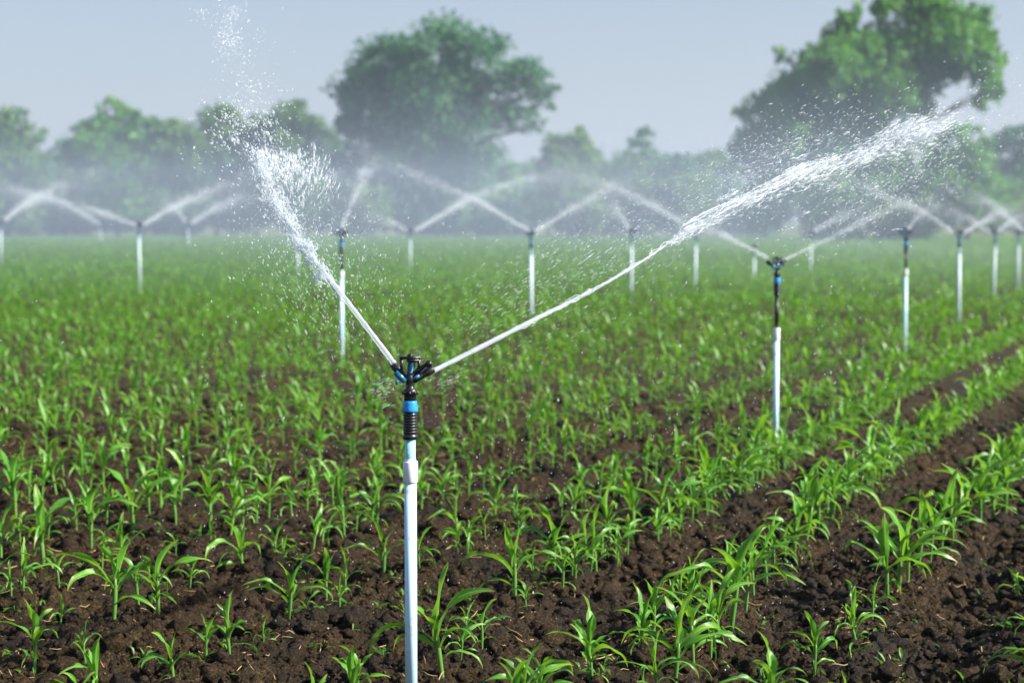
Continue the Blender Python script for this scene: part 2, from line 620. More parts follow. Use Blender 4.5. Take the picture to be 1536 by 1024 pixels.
# hand-placed plants near the camera: (px, py of the base, height in photo px, lean of the top leaf: -1 left .. 1 right)
HAND = [(52, 1015, 130, 0), (171, 953, 152, 1), (238, 940, 128, 1), (309, 1011, 95, 1), (345, 1008, 112, 1), (434, 947, 118, 1),
        (489, 908, 100, 0), (364, 861, 114, -1), (412, 842, 85, 1), (137, 827, 116, 0), (66, 852, 140, 0), (200, 805, 128, -1),
        (264, 788, 100, 0), (317, 805, 112, 0), (2, 852, 100, 0), (24, 790, 120, 0), (262, 1050, 100, -1), (535, 1062, 95, -1), (128, 1000, 70, 0),
        (664, 1019, 178, 1), (773, 908, 126, 1), (831, 869, 124, -1), (917, 822, 116, 1), (990, 808, 134, 1), (576, 872, 114, -1),
        (518, 904, 78, -1), (985, 1050, 105, 1), (1012, 1030, 160, 1), (1097, 953, 170, 1), (1066, 985, 120, 0), (1161, 877, 96, 1),
        (1130, 905, 115, 1), (1286, 1003, 98, 1), (1331, 915, 142, 0), (1362, 893, 120, 1), (1429, 824, 122, 1), (1395, 852, 112, -1),
        (1208, 822, 136, 0), (1245, 790, 120, 1), (1178, 850, 80, 1), (1140, 1062, 80, 1), (1270, 1075, 80, 0), (610, 940, 48, 0),
        (1040, 1003, 130, -1), (1078, 968, 120, 1), (1118, 928, 125, -1), (1150, 890, 110, 1), (1190, 838, 120, 0), (1228, 806, 125, 1),
        (1308, 945, 70, 1), (1348, 900, 150, -1), (1378, 868, 120, 0), (1412, 840, 120, 1), (1450, 808, 124, -1), (1490, 782, 120, 1), (1530, 905, 60, 0), (880, 845, 105, 1), (950, 812, 120, 0),
        (800, 885, 60, 1), (700, 960, 60, 1), (285, 905, 60, 1), (90, 935, 55, 0), (395, 985, 50, 1),
        (686, 807, 88, 1), (741, 784, 94, 1), (1470, 796, 120, 1), (1508, 770, 125, 0)]
plants = []          # dict(x, y, H, lean, hand)
for px, py, hp, lean in HAND:
    x, y = on_ground(px, py)
    plants.append(dict(x=x, y=y, H=hp * y / F * 1.03, lean=lean, hand=True))
hand_xy = np.array([(p['x'], p['y']) for p in plants])
SPR_XY = []          # filled below
far_pts = []
for k in range(-160, 7):
    w0 = ROW0 + ROWS * k
    gap = .088 if k >= 0 else (.13 if k > -9 else .115)
    smin, smax = w0 * ST / CT + 4.3 / CT - 3, (134 + w0 * ST) / CT
    s = np.arange(max(smin, 3), smax, gap)
    s = s + rng.normal(0, gap * .22, len(s))
    drop = .05 if k >= 0 else .15
    s = s[rng.random(len(s)) > drop]
    w = w0 + rng.normal(0, .020, len(s)) + .05 * np.sin(s * .35 + k * 2.1)
    x, y = from_rows(w, s)
    keep = (y > 4.2) & (y < 132) & (np.abs(x) < .305 * y + 2.0)
    x, y = x[keep], y[keep]
    far_pts.append(np.stack([x, y], -1))
far_pts = np.vstack(far_pts)
inside = np.abs(far_pts[:, 0]) < .2955 * far_pts[:, 1] + .12
# nothing procedural where the near plants were placed by hand
handzone = inside & (far_pts[:, 1] < 7.35)
d2 = ((far_pts[:, None] - hand_xy[None])**2).sum(-1).min(1)
far_pts = far_pts[(~handzone | ((rng.random(len(far_pts)) < .58) & (d2 > .14**2))) & (d2 > .12**2)]
inside = np.abs(far_pts[:, 0]) < .2955 * far_pts[:, 1] + .05
HH = np.clip(rng.normal(.245, .048, len(far_pts)), .14, .37)
wk = np.round((far_pts[:, 0] * CT - far_pts[:, 1] * ST - ROW0) / ROWS)
HH = HH * np.where(wk >= 0, 1.13, 1.0) * np.where((far_pts[:, 1] < 7.35) & inside, .72, 1.0)
order = np.argsort(far_pts[:, 1] + np.where(inside, 0, 1e4))
n_ind = 298 - len(plants)
for i in order[:n_ind]:
    plants.append(dict(x=far_pts[i, 0], y=far_pts[i, 1], H=HH[i], lean=None, hand=False))
rest = order[n_ind:]

ORD = 'first second third fourth fifth sixth seventh eighth ninth tenth eleventh twelfth thirteenth fourteenth fifteenth sixteenth seventeenth eighteenth nineteenth twentieth'.split()


def ordw(n):
    tens = {20: 'twenty', 30: 'thirty', 40: 'forty', 50: 'fifty', 60: 'sixty'}
    if n <= 20:
        return ORD[n - 1]
    t, u = n // 10 * 10, n % 10
    return (tens[t] + '-' + ORD[u - 1]) if u else {30: 'thirtieth', 40: 'fortieth', 50: 'fiftieth'}[n]


for p in plants:
    w, s = to_rows(p['x'], p['y'])
    p['row'] = int(round((w - ROW0) / ROWS)); p['s'] = s
rows = {}
for p in plants:
    rows.setdefault(p['row'], []).append(p)
for r, ps in rows.items():
    ps.sort(key=lambda p: p['s'])
    for i, p in enumerate(ps):
        H = p['H']
        size = 'tall' if H > .325 else 'small' if H < .215 else 'young'
        if r == 0:
            rt = 'in the row of the near riser'
        else:
            rt = f"in {ordw(abs(r))} row {'right' if r > 0 else 'left'} of near riser"
        p['label'] = f"{size} green maize plant, {ordw(i + 1)} from the front {rt}"

for n, p in enumerate(plants):
    rg = np.random.default_rng(5000 + n)
    x, y, H = float(p['x']), float(p['y']), float(p['H'])
    root = empty('maize_plant', (x, y, hz(x, y) - .006), 0)
    tag(root, p['label'], 'maize plant', 'young maize plants growing in rows')
    rec = plant_recipe(rg)
    if p['lean'] is not None:
        a = {1: rg.uniform(-.5, .3), -1: np.pi + rg.uniform(-.4, .4), 0: rg.uniform(0, 6.28)}[p['lean']]
        rec = [(k, v, z, az - rec[0][3] + a, L) for k, v, z, az, L in rec]
    tilt = Matrix.Rotation(rg.normal(0, .05), 4, 'X') @ Matrix.Rotation(rg.normal(0, .06), 4, 'Y')
    link_mesh('stalk', STALK[n % 4], root, tilt @ Matrix.Rotation(rg.uniform(0, 6), 4, 'Z') @ Matrix.Diagonal((H, H, H, 1)))
    for kind, var, z, az, L in rec:
        wd = (1.4 if kind == 'whorl' else 1.0) if (p['hand'] and H > .27) else 1.0
        link_mesh('leaf', LEAF[kind][var], root,
                  tilt @ Matrix.Translation((0, 0, z * H)) @ Matrix.Rotation(az, 4, 'Z') @ Matrix.Diagonal((L * H, L * H * wd, L * H * (wd if kind != 'whorl' else 1), 1)))


# the rest of the crop, too many to count: one object
def archetype(seed, nseg, cols, drop_low=False):
    rg = np.random.default_rng(seed)
    vs, qs, us, n = [], [], [], 0
    for kind, var, z, az, L in plant_recipe(rg):
        if drop_low and kind == 'low':
            continue
        r2 = np.random.default_rng(seed * 77 + n)
        v, q, uv = leaf_arr(L, sway=r2.uniform(-40, 40), twist=r2.uniform(-50, 50), nseg=nseg, cols=cols, seed=seed + n,
                            **{k_: (v_ * L if k_ == 'W' else v_) for k_, v_ in leaf_params(kind, r2).items()})
        ca, sa = math.cos(az), math.sin(az)
        v = np.stack([v[:, 0] * ca - v[:, 1] * sa, v[:, 0] * sa + v[:, 1] * ca, v[:, 2] + z], -1)
        vs.append(v); qs.append(q + n); us.append(uv); n += len(v)
    # stalk: a square tube
    zz = np.array([-.05, .16, .40])
    rr = np.array([.026, .029, .014])
    a = np.arange(4) * np.pi / 2
    v = np.stack([(rr[:, None] * np.cos(a)), (rr[:, None] * np.sin(a)), np.repeat(zz[:, None], 4, 1)], -1).reshape(-1, 3)
    q = np.array([[i * 4 + j, i * 4 + (j + 1) % 4, i * 4 + 4 + (j + 1) % 4, i * 4 + 4 + j] for i in range(2) for j in range(4)])
    vs.append(v); qs.append(q + n); us.append(np.tile([[.1, .5]], (len(v), 1)))
    return np.vstack(vs), np.vstack(qs), np.vstack(us)


cv, cq, cu, cn = [], [], [], 0
yy = far_pts[rest, 1]
lods = [(0, 26, 6, 3, False, 1.0, 1.0), (26, 55, 4, 3, False, 1.0, 1.0), (55, 140, 3, 3, True, .55, 1.22)]
for li, (y0, y1, nseg, cols, dl, frac, sc) in enumerate(lods):
    sel = rest[(yy >= y0) & (yy < y1)]
    if frac < 1:
        sel = sel[rng.random(len(sel)) < frac]
    which = rng.integers(0, 8, len(sel))
    for a in range(8):
        v, q, uv = archetype(300 + a + li * 20, nseg, cols, dl)
        idx = sel[which == a]
        if not len(idx):
            continue
        P = far_pts[idx]
        Hs = HH[idx] * sc
        ang = rng.uniform(0, 2 * np.pi, len(idx))
        ca, sa = np.cos(ang)[:, None], np.sin(ang)[:, None]
        X = (v[None, :, 0] * ca - v[None, :, 1] * sa) * Hs[:, None] + P[:, 0:1]
        Y = (v[None, :, 0] * sa + v[None, :, 1] * ca) * Hs[:, None] + P[:, 1:2]
        Z = v[None, :, 2] * Hs[:, None] + (height(P[:, 0], P[:, 1]) - .006)[:, None]
        cv.append(np.stack([X, Y, Z], -1).reshape(-1, 3))
        cq.append((q[None] + (np.arange(len(idx)) * len(v))[:, None, None] + cn).reshape(-1, 4))
        cu.append(np.tile(uv, (len(idx), 1)))
        cn += len(idx) * len(v)
tag(mesh_obj('maize_crop', np.vstack(cv), np.vstack(cq), M_LEAF, uvs=np.vstack(cu)),
    'mass of young green maize covering the field behind the near plants', 'maize crop', kind='stuff')
print('crop verts', cn, 'plants', len(plants))

# ------------------------------------------------------------------ soil crumbs, straw, weeds, pebbles
def ico(sub):
    import bmesh
    bm = bmesh.new()
    bmesh.ops.create_icosphere(bm, subdivisions=sub, radius=1)
    v = np.array([x.co[:] for x in bm.verts]); f = np.array([[l.index for l in x.verts] for x in bm.faces])
    bm.free()
    return v, f


def scatter_pos(n, y0, y1, pw=1.6):
    y = y0 + (y1 - y0) * rng.random(n)**pw
    x = (rng.random(n) * 2 - 1) * (.30 * y + .8)
    return x, y


def stamp_lumps(n, sub, rmin, rmax, y0, y1, jag, sink=.35, squash=.75):
    v0, f0 = ico(sub)
    x, y = scatter_pos(n, y0, y1)
    r = rmin * (rmax / rmin)**(rng.random(n)**1.8)
    z = height(x, y)
    base = v0[None] * (1 + jag * rng.normal(0, 1, (n, len(v0), 1)))
    sx = r[:, None, None] * rng.uniform(.7, 1.35, (n, 1, 3)) * np.array([1, 1, squash])
    ang = rng.uniform(0, 6.28, n)
    v = base * sx
    ca, sa = np.cos(ang)[:, None], np.sin(ang)[:, None]
    V = np.stack([v[..., 0] * ca - v[..., 1] * sa + x[:, None], v[..., 0] * sa + v[..., 1] * ca + y[:, None],
                  v[..., 2] + (z + r * sink)[:, None]], -1)
    Fc = (f0[None] + (np.arange(n) * len(v0))[:, None, None])
    return V.reshape(-1, 3), Fc.reshape(-1, 3)


v1, f1 = stamp_lumps(9500, 2, .006, .044, 4.4, 14, .22, sink=.12)
v2, f2 = stamp_lumps(60000, 1, .0025, .010, 4.4, 12, .26, sink=.3)
tag(mesh_obj('soil_clods', np.vstack([v1, v2]), np.vstack([f1, f2 + len(v1)]), M_SOIL, smooth=False),
    'loose dark clods and crumbs lying on the ploughed soil', 'soil clods', kind='stuff')
v1, f1 = stamp_lumps(420, 1, .002, .0065, 4.5, 11, .12)
tag(mesh_obj('pebbles', v1, f1, M_PEBBLE), 'small pale pebbles scattered over the dark soil', 'pebbles', kind='stuff')

m = MB()
x, y = scatter_pos(2200, 4.5, 14)
for i in range(len(x)):
    L = .015 + .07 * rng.random()**2; a = rng.uniform(0, 6.28)
    t = np.linspace(-.5, .5, 4)
    pts = np.stack([x[i] + np.cos(a) * t * L, y[i] + np.sin(a) * t * L + rng.normal(0, .004, 4), np.zeros(4)], -1)
    pts[:, 2] = height(pts[:, 0], pts[:, 1]).max() * .6 + height(pts[:, 0], pts[:, 1]) * .4 + .004 + rng.uniform(-.01, .02) * t
    m.tube(pts, np.array([.6, 1, 1, .5]) * rng.uniform(.0008, .0022), 4)
tag(m.build('straw_litter', M_STRAW), 'thin bits of dry tan straw and old stalk littering the soil', 'straw', kind='stuff')

# weeds
wv, wq, wn = [], [], 0
x, y = scatter_pos(2300, 4.6, 17, 1.2)
cl = perlin(x * 1.3 + 77, y * 1.3, 21) + rng.normal(0, .12, len(x))
ok = cl > .02
for xi, yi in zip(x[ok], y[ok]):
    zi = hz(xi, yi)
    for k in range(rng.integers(4, 10)):
        L = rng.uniform(.015, .055)
        v, q, _ = leaf_arr(L, L * rng.uniform(.07, .2), rng.uniform(20, 80), rng.uniform(20, 120), 1.3, rng.uniform(-40, 40), 0, 3, 3, int(rng.integers(1e6)))
        a = rng.uniform(0, 6.28); ca, sa = math.cos(a), math.sin(a)
        o = rng.normal(0, .018, 2)
        v = np.stack([v[:, 0] * ca - v[:, 1] * sa + xi + o[0], v[:, 0] * sa + v[:, 1] * ca + yi + o[1], v[:, 2] + zi], -1)
        wv.append(v); wq.append(q + wn); wn += len(v)
tag(mesh_obj('weeds', np.vstack(wv), np.vstack(wq), M_WEED), 'tiny green weed seedlings sprouting between the maize plants', 'weeds', kind='stuff')

# ------------------------------------------------------------------ sprinklers
HEAD_TOP = 1.011


def zz_(zy):
    return 1.108 - zy * .000494


def build_head_meshes():
    P = {}
    m = MB()   # black ribbed connector
    prof = [(.0175, .764), (.0215, .767), (.0215, .776), (.0190, .778)]
    for z in np.arange(.782, .838, .0085):
        prof += [(.0192, z), (.0208, z + .002), (.0208, z + .005), (.0192, z + .007)]
    prof += [(.0190, .8440)]
    P['connector'] = m.lathe(prof).mesh('connector', M_BLACK)
    m = MB()
    P['collar'] = m.lathe([(.0225, .8442), (.0235, .847), (.0232, .852), (.0200, .872), (.0190, .8765)]).mesh('collar', M_BLUE)
    m = MB()   # body with flange and neck
    m.lathe([(.0175, .8767), (.0182, .884), (.0178, .893), (.0205, .895), (.0208, .903), (.0195, .909), (.0130, .912), (.0115, .921), (.0128, .932), (.0150, .940), (.0095, .952), (.006, .957)])
    for a in np.arange(8) * np.pi / 4:
        m.box((.0205 * math.cos(a), .0205 * math.sin(a), .899), (.006, .006, .010), Matrix.Rotation(a, 3, 'Z'))
    P['body'] = m.mesh('body', M_BLACK)
    dl = np.array([-.046, .040, .044]); dr = np.array([.058, .024, .034])

    def nozzle(p0, d, L, r0, r1):
        d = d / np.linalg.norm(d)
        mm = MB()
        mm.lathe([(r0, 0), (r0 * 1.05, L * .35), (r1 * .92, L * .62), (r1 * 1.10, L * .66), (r1 * 1.10, L * .97), (r1 * .98, L), (r1 * .62, L), (r1 * .60, L * .8)], p0, 18, d)
        return mm.mesh('nozzle', M_BLACK)
    P['nozzle_a'] = nozzle(np.array([-.006, .002, .934]), dl, .074, .0085, .0108)
    P['nozzle_b'] = nozzle(np.array([.006, .002, .932]), dr, .073, .0090, .0112)
    m = MB()   # bridge frame around the deflector
    for sx in (-1, 1):
        m.box((sx * .0250 + .001, 0, .979), (.0085, .014, .046))
        m.tube([(sx * .0250 + .001, 0, .958), (sx * .016, 0, .948), (sx * .007, 0, .938)], [.0065, .006, .006], 8)
    m.box((.001, 0, 1.0005), (.0600, .016, .0075))
    m.box((.009, -.002, .9925), (.034, .015, .0085))
    P['bridge_frame'] = m.mesh('bridge_frame', M_BLACK, smooth=False)
    m = MB()
    P['cap'] = m.lathe([(.0085, 1.0043), (.0088, 1.0075), (.0065, 1.0110), (.003, 1.0125)], (.001, 0, 0)).mesh('cap', M_BLACK)
    m = MB()   # deflector: twisted wedge hanging from the bridge
    for k in range(6):
        t = k / 5
        m.box((.0005 + .001 * k, 0, .9575 + .0056 * k), (.018 - .0012 * k, .017, .0062), Matrix.Rotation(.25 * k, 3, 'Z'))
    m.tube([(.001, 0, .956), (.001, 0, .990)], .0045, 8)
    P['deflector'] = m.mesh('deflector', M_TEAL, smooth=False)
    m = MB()   # teal guard web under the left nozzle with a little foot
    rot = Matrix.Rotation(R(45), 3, 'Y')
    m.box((-.0275, -.010, .9455), (.040, .006, .016), rot)
    m.lathe([(.0035, 0), (.005, .004), (.0048, .012), (.002, .015)], (-.037, -.010, .923))
    m.box((.017, -.009, .944), (.024, .005, .010), Matrix.Rotation(R(-30), 3, 'Y'))
    P['guard'] = m.mesh('guard', M_TEAL, smooth=False)
    m = MB()   # swing arm with its round counterweight
    m.tube([(.014, -.004, .953), (.026, -.006, .966), (.040, -.008, .976), (.050, -.009, .983)], [.008, .0085, .0062, .006], 10)
    m.lathe([(.0075, 0), (.0100, .003), (.0108, .009), (.0095, .015), (.0055, .018)], (.048, -.009, .979), 16, (.75, -.12, .5))
    P['swing_arm'] = m.mesh('swing_arm', M_BLACK)
    return P


HEADP = build_head_meshes()


def make_sprinkler(x, y, top, style, label, rz=0.0, lean=(0, 0)):
    g = hz(x, y)
    root = empty('sprinkler', (x, y, g), rz)
    root.rotation_euler = (lean[0], lean[1], rz)
    tag(root, label, 'sprinkler', 'sprinklers standing in the maize field')
    off = top - g - HEAD_TOP
    Mo = Matrix.Translation((0, 0, off))
    names = {'nozzle_a': 'nozzle', 'nozzle_b': 'nozzle'}
    for k, me in HEADP.items():
        if style != 'near' and k == 'connector' and False:
            continue
        link_mesh(names.get(k, k), me, root, Mo)
    zc = .764 + off
    if style == 'near':
        m = MB(); m.lathe([(.0152, .640 + off), (.0152, zc - .0005)]); m.build('upper_pipe', M_PVC_BLUE, root)
        m = MB(); m.lathe([(.0205, .6390 + off), (.0218, .6415 + off), (.0218, .6980 + off), (.0205, .7005 + off), (.0160, .7015 + off), (.0160, .706 + off), (.0156, .708 + off)])
        m.build('coupling', M_WHITE, root)
        m = MB(); m.lathe([(.0178, -.15), (.0178, .6385 + off)]); m.build('pipe', M_PVC, root)
    elif style == 'riser':       # long thin black riser above the white pipe
        zb = zc - .20 if top < 1.2 else zc - .16
        m = MB(); m.lathe([(.0125, zb - .01), (.0125, zc - .0005)]); m.build('riser_tube', M_BLACK, root)
        m = MB(); m.lathe([(.0205, zb - .075), (.0212, zb - .073), (.0212, zb - .003), (.0200, zb)]); m.build('coupling', M_WHITE, root)
        m = MB(); m.lathe([(.0178, -.15), (.0178, zb - .0755)]); m.build('pipe', M_PVC, root)
    else:
        m = MB(); m.lathe([(.0150, zc - .07), (.0150, zc - .0005)]); m.build('upper_pipe', M_PVC_BLUE, root)
        m = MB(); m.lathe([(.0210, -.15), (.0210, zc - .0705)]); m.build('pipe', M_PVC_OLD, root)
    return root


# (px of pipe, py of ground point, py of head top, style, label)
SPR = [
    (617, 1050, 531, 'near', 'sharp black sprinkler head with blue collar on the near white pipe'),
    (1163, 667, 384, 'riser', 'sprinkler on a long black riser and white pipe, second nearest, before the leafy tall tree'),
    (1357, 540, 342, 'riser', 'sprinkler on white pipe with dark upper riser, right of the black-riser one'),
    (1438, 494, 343, 'far', 'blurred sprinkler on pale pipe whose jet crosses a neighbour, under the tall leafy tree'),
    (1490, 454, 344, 'far', 'blurred pale sprinkler post among three at the right edge, the middle one'),
    (1527, 438, 345, 'far', 'hazy sprinkler post cut close to the right edge of the photo'),
    (513, 546, 343, 'riser', 'sprinkler on blue-white pipe seen through the rising water of the near jet'),
    (797, 494, 345, 'far', 'pale blue sprinkler post in the middle distance with two crossing jets below the round tree'),
    (210, 438, 333, 'far', 'lone pale sprinkler post at the far left with two jets opened wide'),
    (616, 410, 343, 'far', 'small hazy sprinkler post directly above the near sprinkler head, below the round tree'),
    (947, 452, 343, 'far', 'faint sprinkler post behind the thin part of the long near jet'),
    (1042, 444, 343, 'far', 'pale sprinkler post where the long near jet breaks into drops'),
    (1131, 428, 366, 'far', 'faint low sprinkler post just behind the black-riser sprinkler, on its left'),
    (1216, 418, 347, 'far', 'faint sprinkler post just behind the black-riser sprinkler, on its right'),
    (447, 415, 352, 'far', 'faint sprinkler post hidden behind the clumpy rising jet of the near sprinkler'),
    (2, 402, 329, 'far', 'hazy sprinkler post cut by the left edge of the photo'),
    (152, 371, 336, 'far', 'barely visible sprinkler post in mist left of the lone pale post'),
    (283, 377, 334, 'far', 'barely visible sprinkler post in mist right of the lone pale post'),
]
HEADS = []
for i, (px, pg, pt, style, lab) in enumerate(SPR):
    x, y = on_ground(px, pg)
    top = float(at(px, pt, y)[2])
    rz = 0 if i == 0 else rng.uniform(-.6, .6)
    make_sprinkler(x, y, top, style, lab, rz, (0, 0) if i < 2 else (rng.normal(0, .008), rng.normal(0, .008)))
    HEADS.append((x, y, top))


# ------------------------------------------------------------------ water
def drops_mesh(C, D, r, el):
    """elongated six-pointed drops: centres, unit directions, radii, elongation"""
    n = len(C)
    D = D / (np.linalg.norm(D, axis=1, keepdims=True) + 1e-9)
    ref = np.where(np.abs(D[:, 2:3]) < .9, np.array([[0, 0, 1.]]), np.array([[1., 0, 0]]))
    U = np.cross(D, ref); U /= np.linalg.norm(U, axis=1, keepdims=True)
    W = np.cross(D, U)
    r = r[:, None]
    el = np.broadcast_to(np.asarray(el, float), (n,))[:, None]
    V = np.stack([C + D * r * el, C + U * r, C + W * r, C - U * r, C - W * r, C - D * r * el], 1).reshape(-1, 3)
    f = np.array([[0, 1, 2], [0, 2, 3], [0, 3, 4], [0, 4, 1], [5, 2, 1], [5, 3, 2], [5, 4, 3], [5, 1, 4]])
    Fc = (f[None] + (np.arange(n) * 6)[:, None, None]).reshape(-1, 3)
    return V, Fc


def catmull(P, n):
    P = np.asarray(P, float)
    P = np.vstack([2 * P[0] - P[1], P, 2 * P[-1] - P[-2]])
    k = len(P) - 3
    t = np.linspace(0, k - 1e-6, n)
    i = t.astype(int); u = (t - i)[:, None]
    a, b, c, d = P[i], P[i + 1], P[i + 2], P[i + 3]
    return .5 * ((2 * b) + (c - a) * u + (2 * a - 5 * b + 4 * c - d) * u**2 + (3 * b - a - 3 * c + d) * u**3)


def tube_uv(name, pts, radii, mat, parent, sides=10):
    m = MB().tube(pts, radii, sides, cap=True)
    v = np.vstack(m.v)
    n = len(pts)
    s = np.concatenate([[0], np.cumsum(np.linalg.norm(np.diff(pts, axis=0), axis=1))])
    uv = np.zeros((len(v), 2))
    uv[:n * sides, 0] = np.repeat(s, sides)
    aa = np.abs(np.arange(sides) / sides - .5) * 2
    uv[:n * sides, 1] = np.tile(aa, n)
    uv[-2:, 0] = (0, s[-1])
    return mesh_obj(name, v, [np.vstack(m.q), np.vstack(m.t)], mat, parent, uvs=uv)


class Spray:
    def __init__(self): self.C, self.D, self.r, self.e = [], [], [], []

    def cloud(self, px, py, Y, sa, sp, ang, n, r, el=3.0, dirang=None, sY=.15, clump=0):
        """a gaussian cloud of drops centred on a point of the place; sa, sp: spread along and across its axis, in photo px at that distance"""
        a = R(ang)
        k = Y / F
        if clump:
            cc = rng.normal(0, 1, (clump, 2))
            q = cc[rng.integers(0, clump, n)] * .85 + rng.normal(0, .32, (n, 2))
        else:
            q = rng.normal(0, 1, (n, 2))
        al, pe = q[:, 0] * sa * k, q[:, 1] * sp * k
        c = at(px, py, Y)
        C = np.stack([c[0] + al * math.cos(a) - pe * math.sin(a), np.full(n, Y) + rng.normal(0, sY, n), c[2] + al * math.sin(a) + pe * math.cos(a)], -1)
        b = R(ang if dirang is None else dirang) + rng.normal(0, .12, n)
        D = np.stack([np.cos(b), rng.normal(.3, .25, n), np.sin(b)], -1)
        self.add(C, D, r * np.exp(rng.normal(0, .38, n)), el * np.exp(rng.normal(0, .3, n)))

    def add(self, C, D, r, e):
        self.C.append(C); self.D.append(D); self.r.append(r); self.e.append(np.broadcast_to(e, r.shape))

    def along(self, path, t0, t1, n, s0, s1, r, el, pw=1.0, drop=0.0):
        t = t0 + (t1 - t0) * rng.random(n)**pw
        N_ = len(path)
        idx = np.clip((t * (N_ - 1)).astype(int), 0, N_ - 2)
        c = path[idx]
        T = path[idx + 1] - path[idx]
        sg = s0 + (s1 - s0) * np.clip((t - t0) / (t1 - t0), 0, 1)
        C = c + rng.normal(0, 1, (n, 3)) * sg[:, None]
        C[:, 2] -= drop * np.abs(rng.normal(0, 1, n)) * np.clip((t - t0) / (t1 - t0), 0, 1)
        T = T / np.linalg.norm(T, axis=1, keepdims=True)
        self.add(C, T + rng.normal(0, .12, (n, 3)), r * np.exp(rng.normal(0, .38, n)), el * np.exp(rng.normal(0, .3, n)))

    def build(self, name, mat, parent=None):
        V, Fc = drops_mesh(np.vstack(self.C), np.vstack(self.D), np.concatenate(self.r), np.concatenate(self.e))
        return mesh_obj(name, V, Fc, mat, parent, smooth=True)


def wob(n, amp, f, seed):
    t = np.linspace(0, 1, n)
    return amp * perlin(t * f, np.full(n, .37 + seed), seed)


# --- near sprinkler, jet to the right
x0, y0, top0 = HEADS[0]
R_PTS = [(648, 557, y0 + .025), (720, 521, y0 + .10), (800, 480, y0 + .19), (880, 440, y0 + .29), (950, 400, y0 + .38), (1050, 337, y0 + .54), (1200, 262, y0 + .82), (1320, 218, y0 + 1.1), (1420, 183, y0 + 1.4), (1540, 140, y0 + 1.9), (1640, 105, y0 + 2.4)]
pathR = catmull([at(*p) for p in R_PTS], 400)
jet = empty('water_jet', pathR[0]); tag(jet, 'long thin white jet shooting right from the near sprinkler and breaking into drops', 'water jet', 'water jets thrown by the sprinklers')
jet_loc = Vector(pathR[0])


def par(o, root):
    o.parent = root
    o.matrix_parent_inverse = Matrix.Translation(-Vector(root.location))
    return o


iR = 192    # the solid stream ends near here
rad = np.interp(np.arange(iR), [0, 40, 100, 165, iR], [.0088, .0092, .0076, .0046, .0014])
rad = rad * .82 * (1 + .18 * wob(iR, 1, 26, 31) + .12 * wob(iR, 1, 70, 32))
par(tube_uv('stream', pathR[:iR], rad, M_STREAM, None), jet)
st_ = MB()
for k in range(46):            # ropes and ligaments, close at first and then torn apart
    a = rng.uniform(0, 1)
    i0 = int(rng.uniform(60, 190)) if a < .30 else int(rng.uniform(182, 245))
    ln = int(rng.uniform(8, 30))
    i1 = min(i0 + ln, 398)
    seg = pathR[i0:i1].copy()
    sp = np.interp(i0, [60, 182, 210, 300], [.003, .006, .022, .045])
    seg += rng.normal(0, sp, 3) + np.stack([wob(len(seg), .012, 4, 40 + k), np.zeros(len(seg)), wob(len(seg), .012, 4, 90 + k)], -1)
    u = np.linspace(0, 1, len(seg))
    st_.tube(seg, rng.uniform(.0010, .0028) * np.sin(np.pi * np.clip(u, .03, .97))**.7, 5)
par(tag(st_.build('water_strands', M_DROP), kind='stuff'), jet)
sp = Spray()
sp.along(pathR, .46, .82, 1900, .005, .046, .0013, 7, drop=.03)
sp.along(pathR, .46, .62, 380, .005, .016, .0013, 10)
sp.along(pathR, .72, 1.0, 700, .06, .14, .0016, 3)
for (cx, cy, n, sa, spx) in [(1105, 305, 500, 26, 8), (1200, 262, 700, 30, 9), (1285, 238, 500, 34, 10), (1335, 212, 620, 40, 15), (1390, 200, 260, 34, 18)]:
    sp.cloud(cx, cy, y0 + .55 + (cx - 1050) * .0022, sa, spx, 27, int(n * .8), .0014, 9, sY=.03, clump=16)
sp.cloud(1190, 235, y0 + .85, 75, 34, 25, 1500, .0011, 2.8, sY=.15)
sp.cloud(1130, 270, y0 + .8, 70, 28, 25, 1200, .0010, 2.8, sY=.15)
sp.cloud(1290, 300, y0 + 1.0, 65, 30, 22, 1300, .0011, 2.8, sY=.15)
sp.cloud(1380, 250, y0 + 1.2, 60, 34, 22, 1000, .0011, 2.8, sY=.15)
sp.cloud(820, 420, y0 + .3, 110, 40, 33, 1500, .0007, 5, sY=.15)
sp.cloud(980, 350, y0 + .4, 90, 40, 33, 1000, .0007, 5, sY=.15)
par(tag(sp.build('spray', M_DROP), kind='stuff'), jet)

# --- near sprinkler, jet rising to the left
L_PTS = [(591, 545, y0 + .03), (548, 488, y0 + .13), (500, 425, y0 + .26), (455, 368, y0 + .40), (420, 318, y0 + .54), (398, 272, y0 + .70), (385, 232, y0 + .85), (383, 190, y0 + 1.05), (375, 130, y0 + 1.35), (355, 60, y0 + 1.8), (340, -20, y0 + 2.4)]
pathL = catmull([at(*p) for p in L_PTS], 400)
jet = empty('water_jet', pathL[0]); tag(jet, 'clumpy white jet rising steeply left from the near sprinkler into a fan of drops', 'water jet', 'water jets thrown by the sprinklers')
iL = 112
rad = np.interp(np.arange(iL), [0, 30, 80, iL], [.0078, .0078, .0068, .0025]) * (1 + .2 * wob(iL, 1, 22, 33) + .15 * wob(iL, 1, 60, 34))
par(tube_uv('stream', pathL[:iL], rad, M_STREAM, None), jet)
st_ = MB()
for k in range(60):
    i0 = int(rng.uniform(50, 235))
    i1 = min(i0 + int(rng.uniform(5, 20)), 398)
    seg = pathL[i0:i1].copy()
    spd = np.interp(i0, [50, 100, 160, 240], [.005, .012, .022, .030])
    seg += rng.normal(0, spd, 3) + np.stack([wob(len(seg), .010, 4, 140 + k), np.zeros(len(seg)), wob(len(seg), .008, 4, 190 + k)], -1)
    u = np.linspace(0, 1, len(seg))
    st_.tube(seg, rng.uniform(.0010, .0030) * np.sin(np.pi * np.clip(u, .03, .97))**.7, 5)
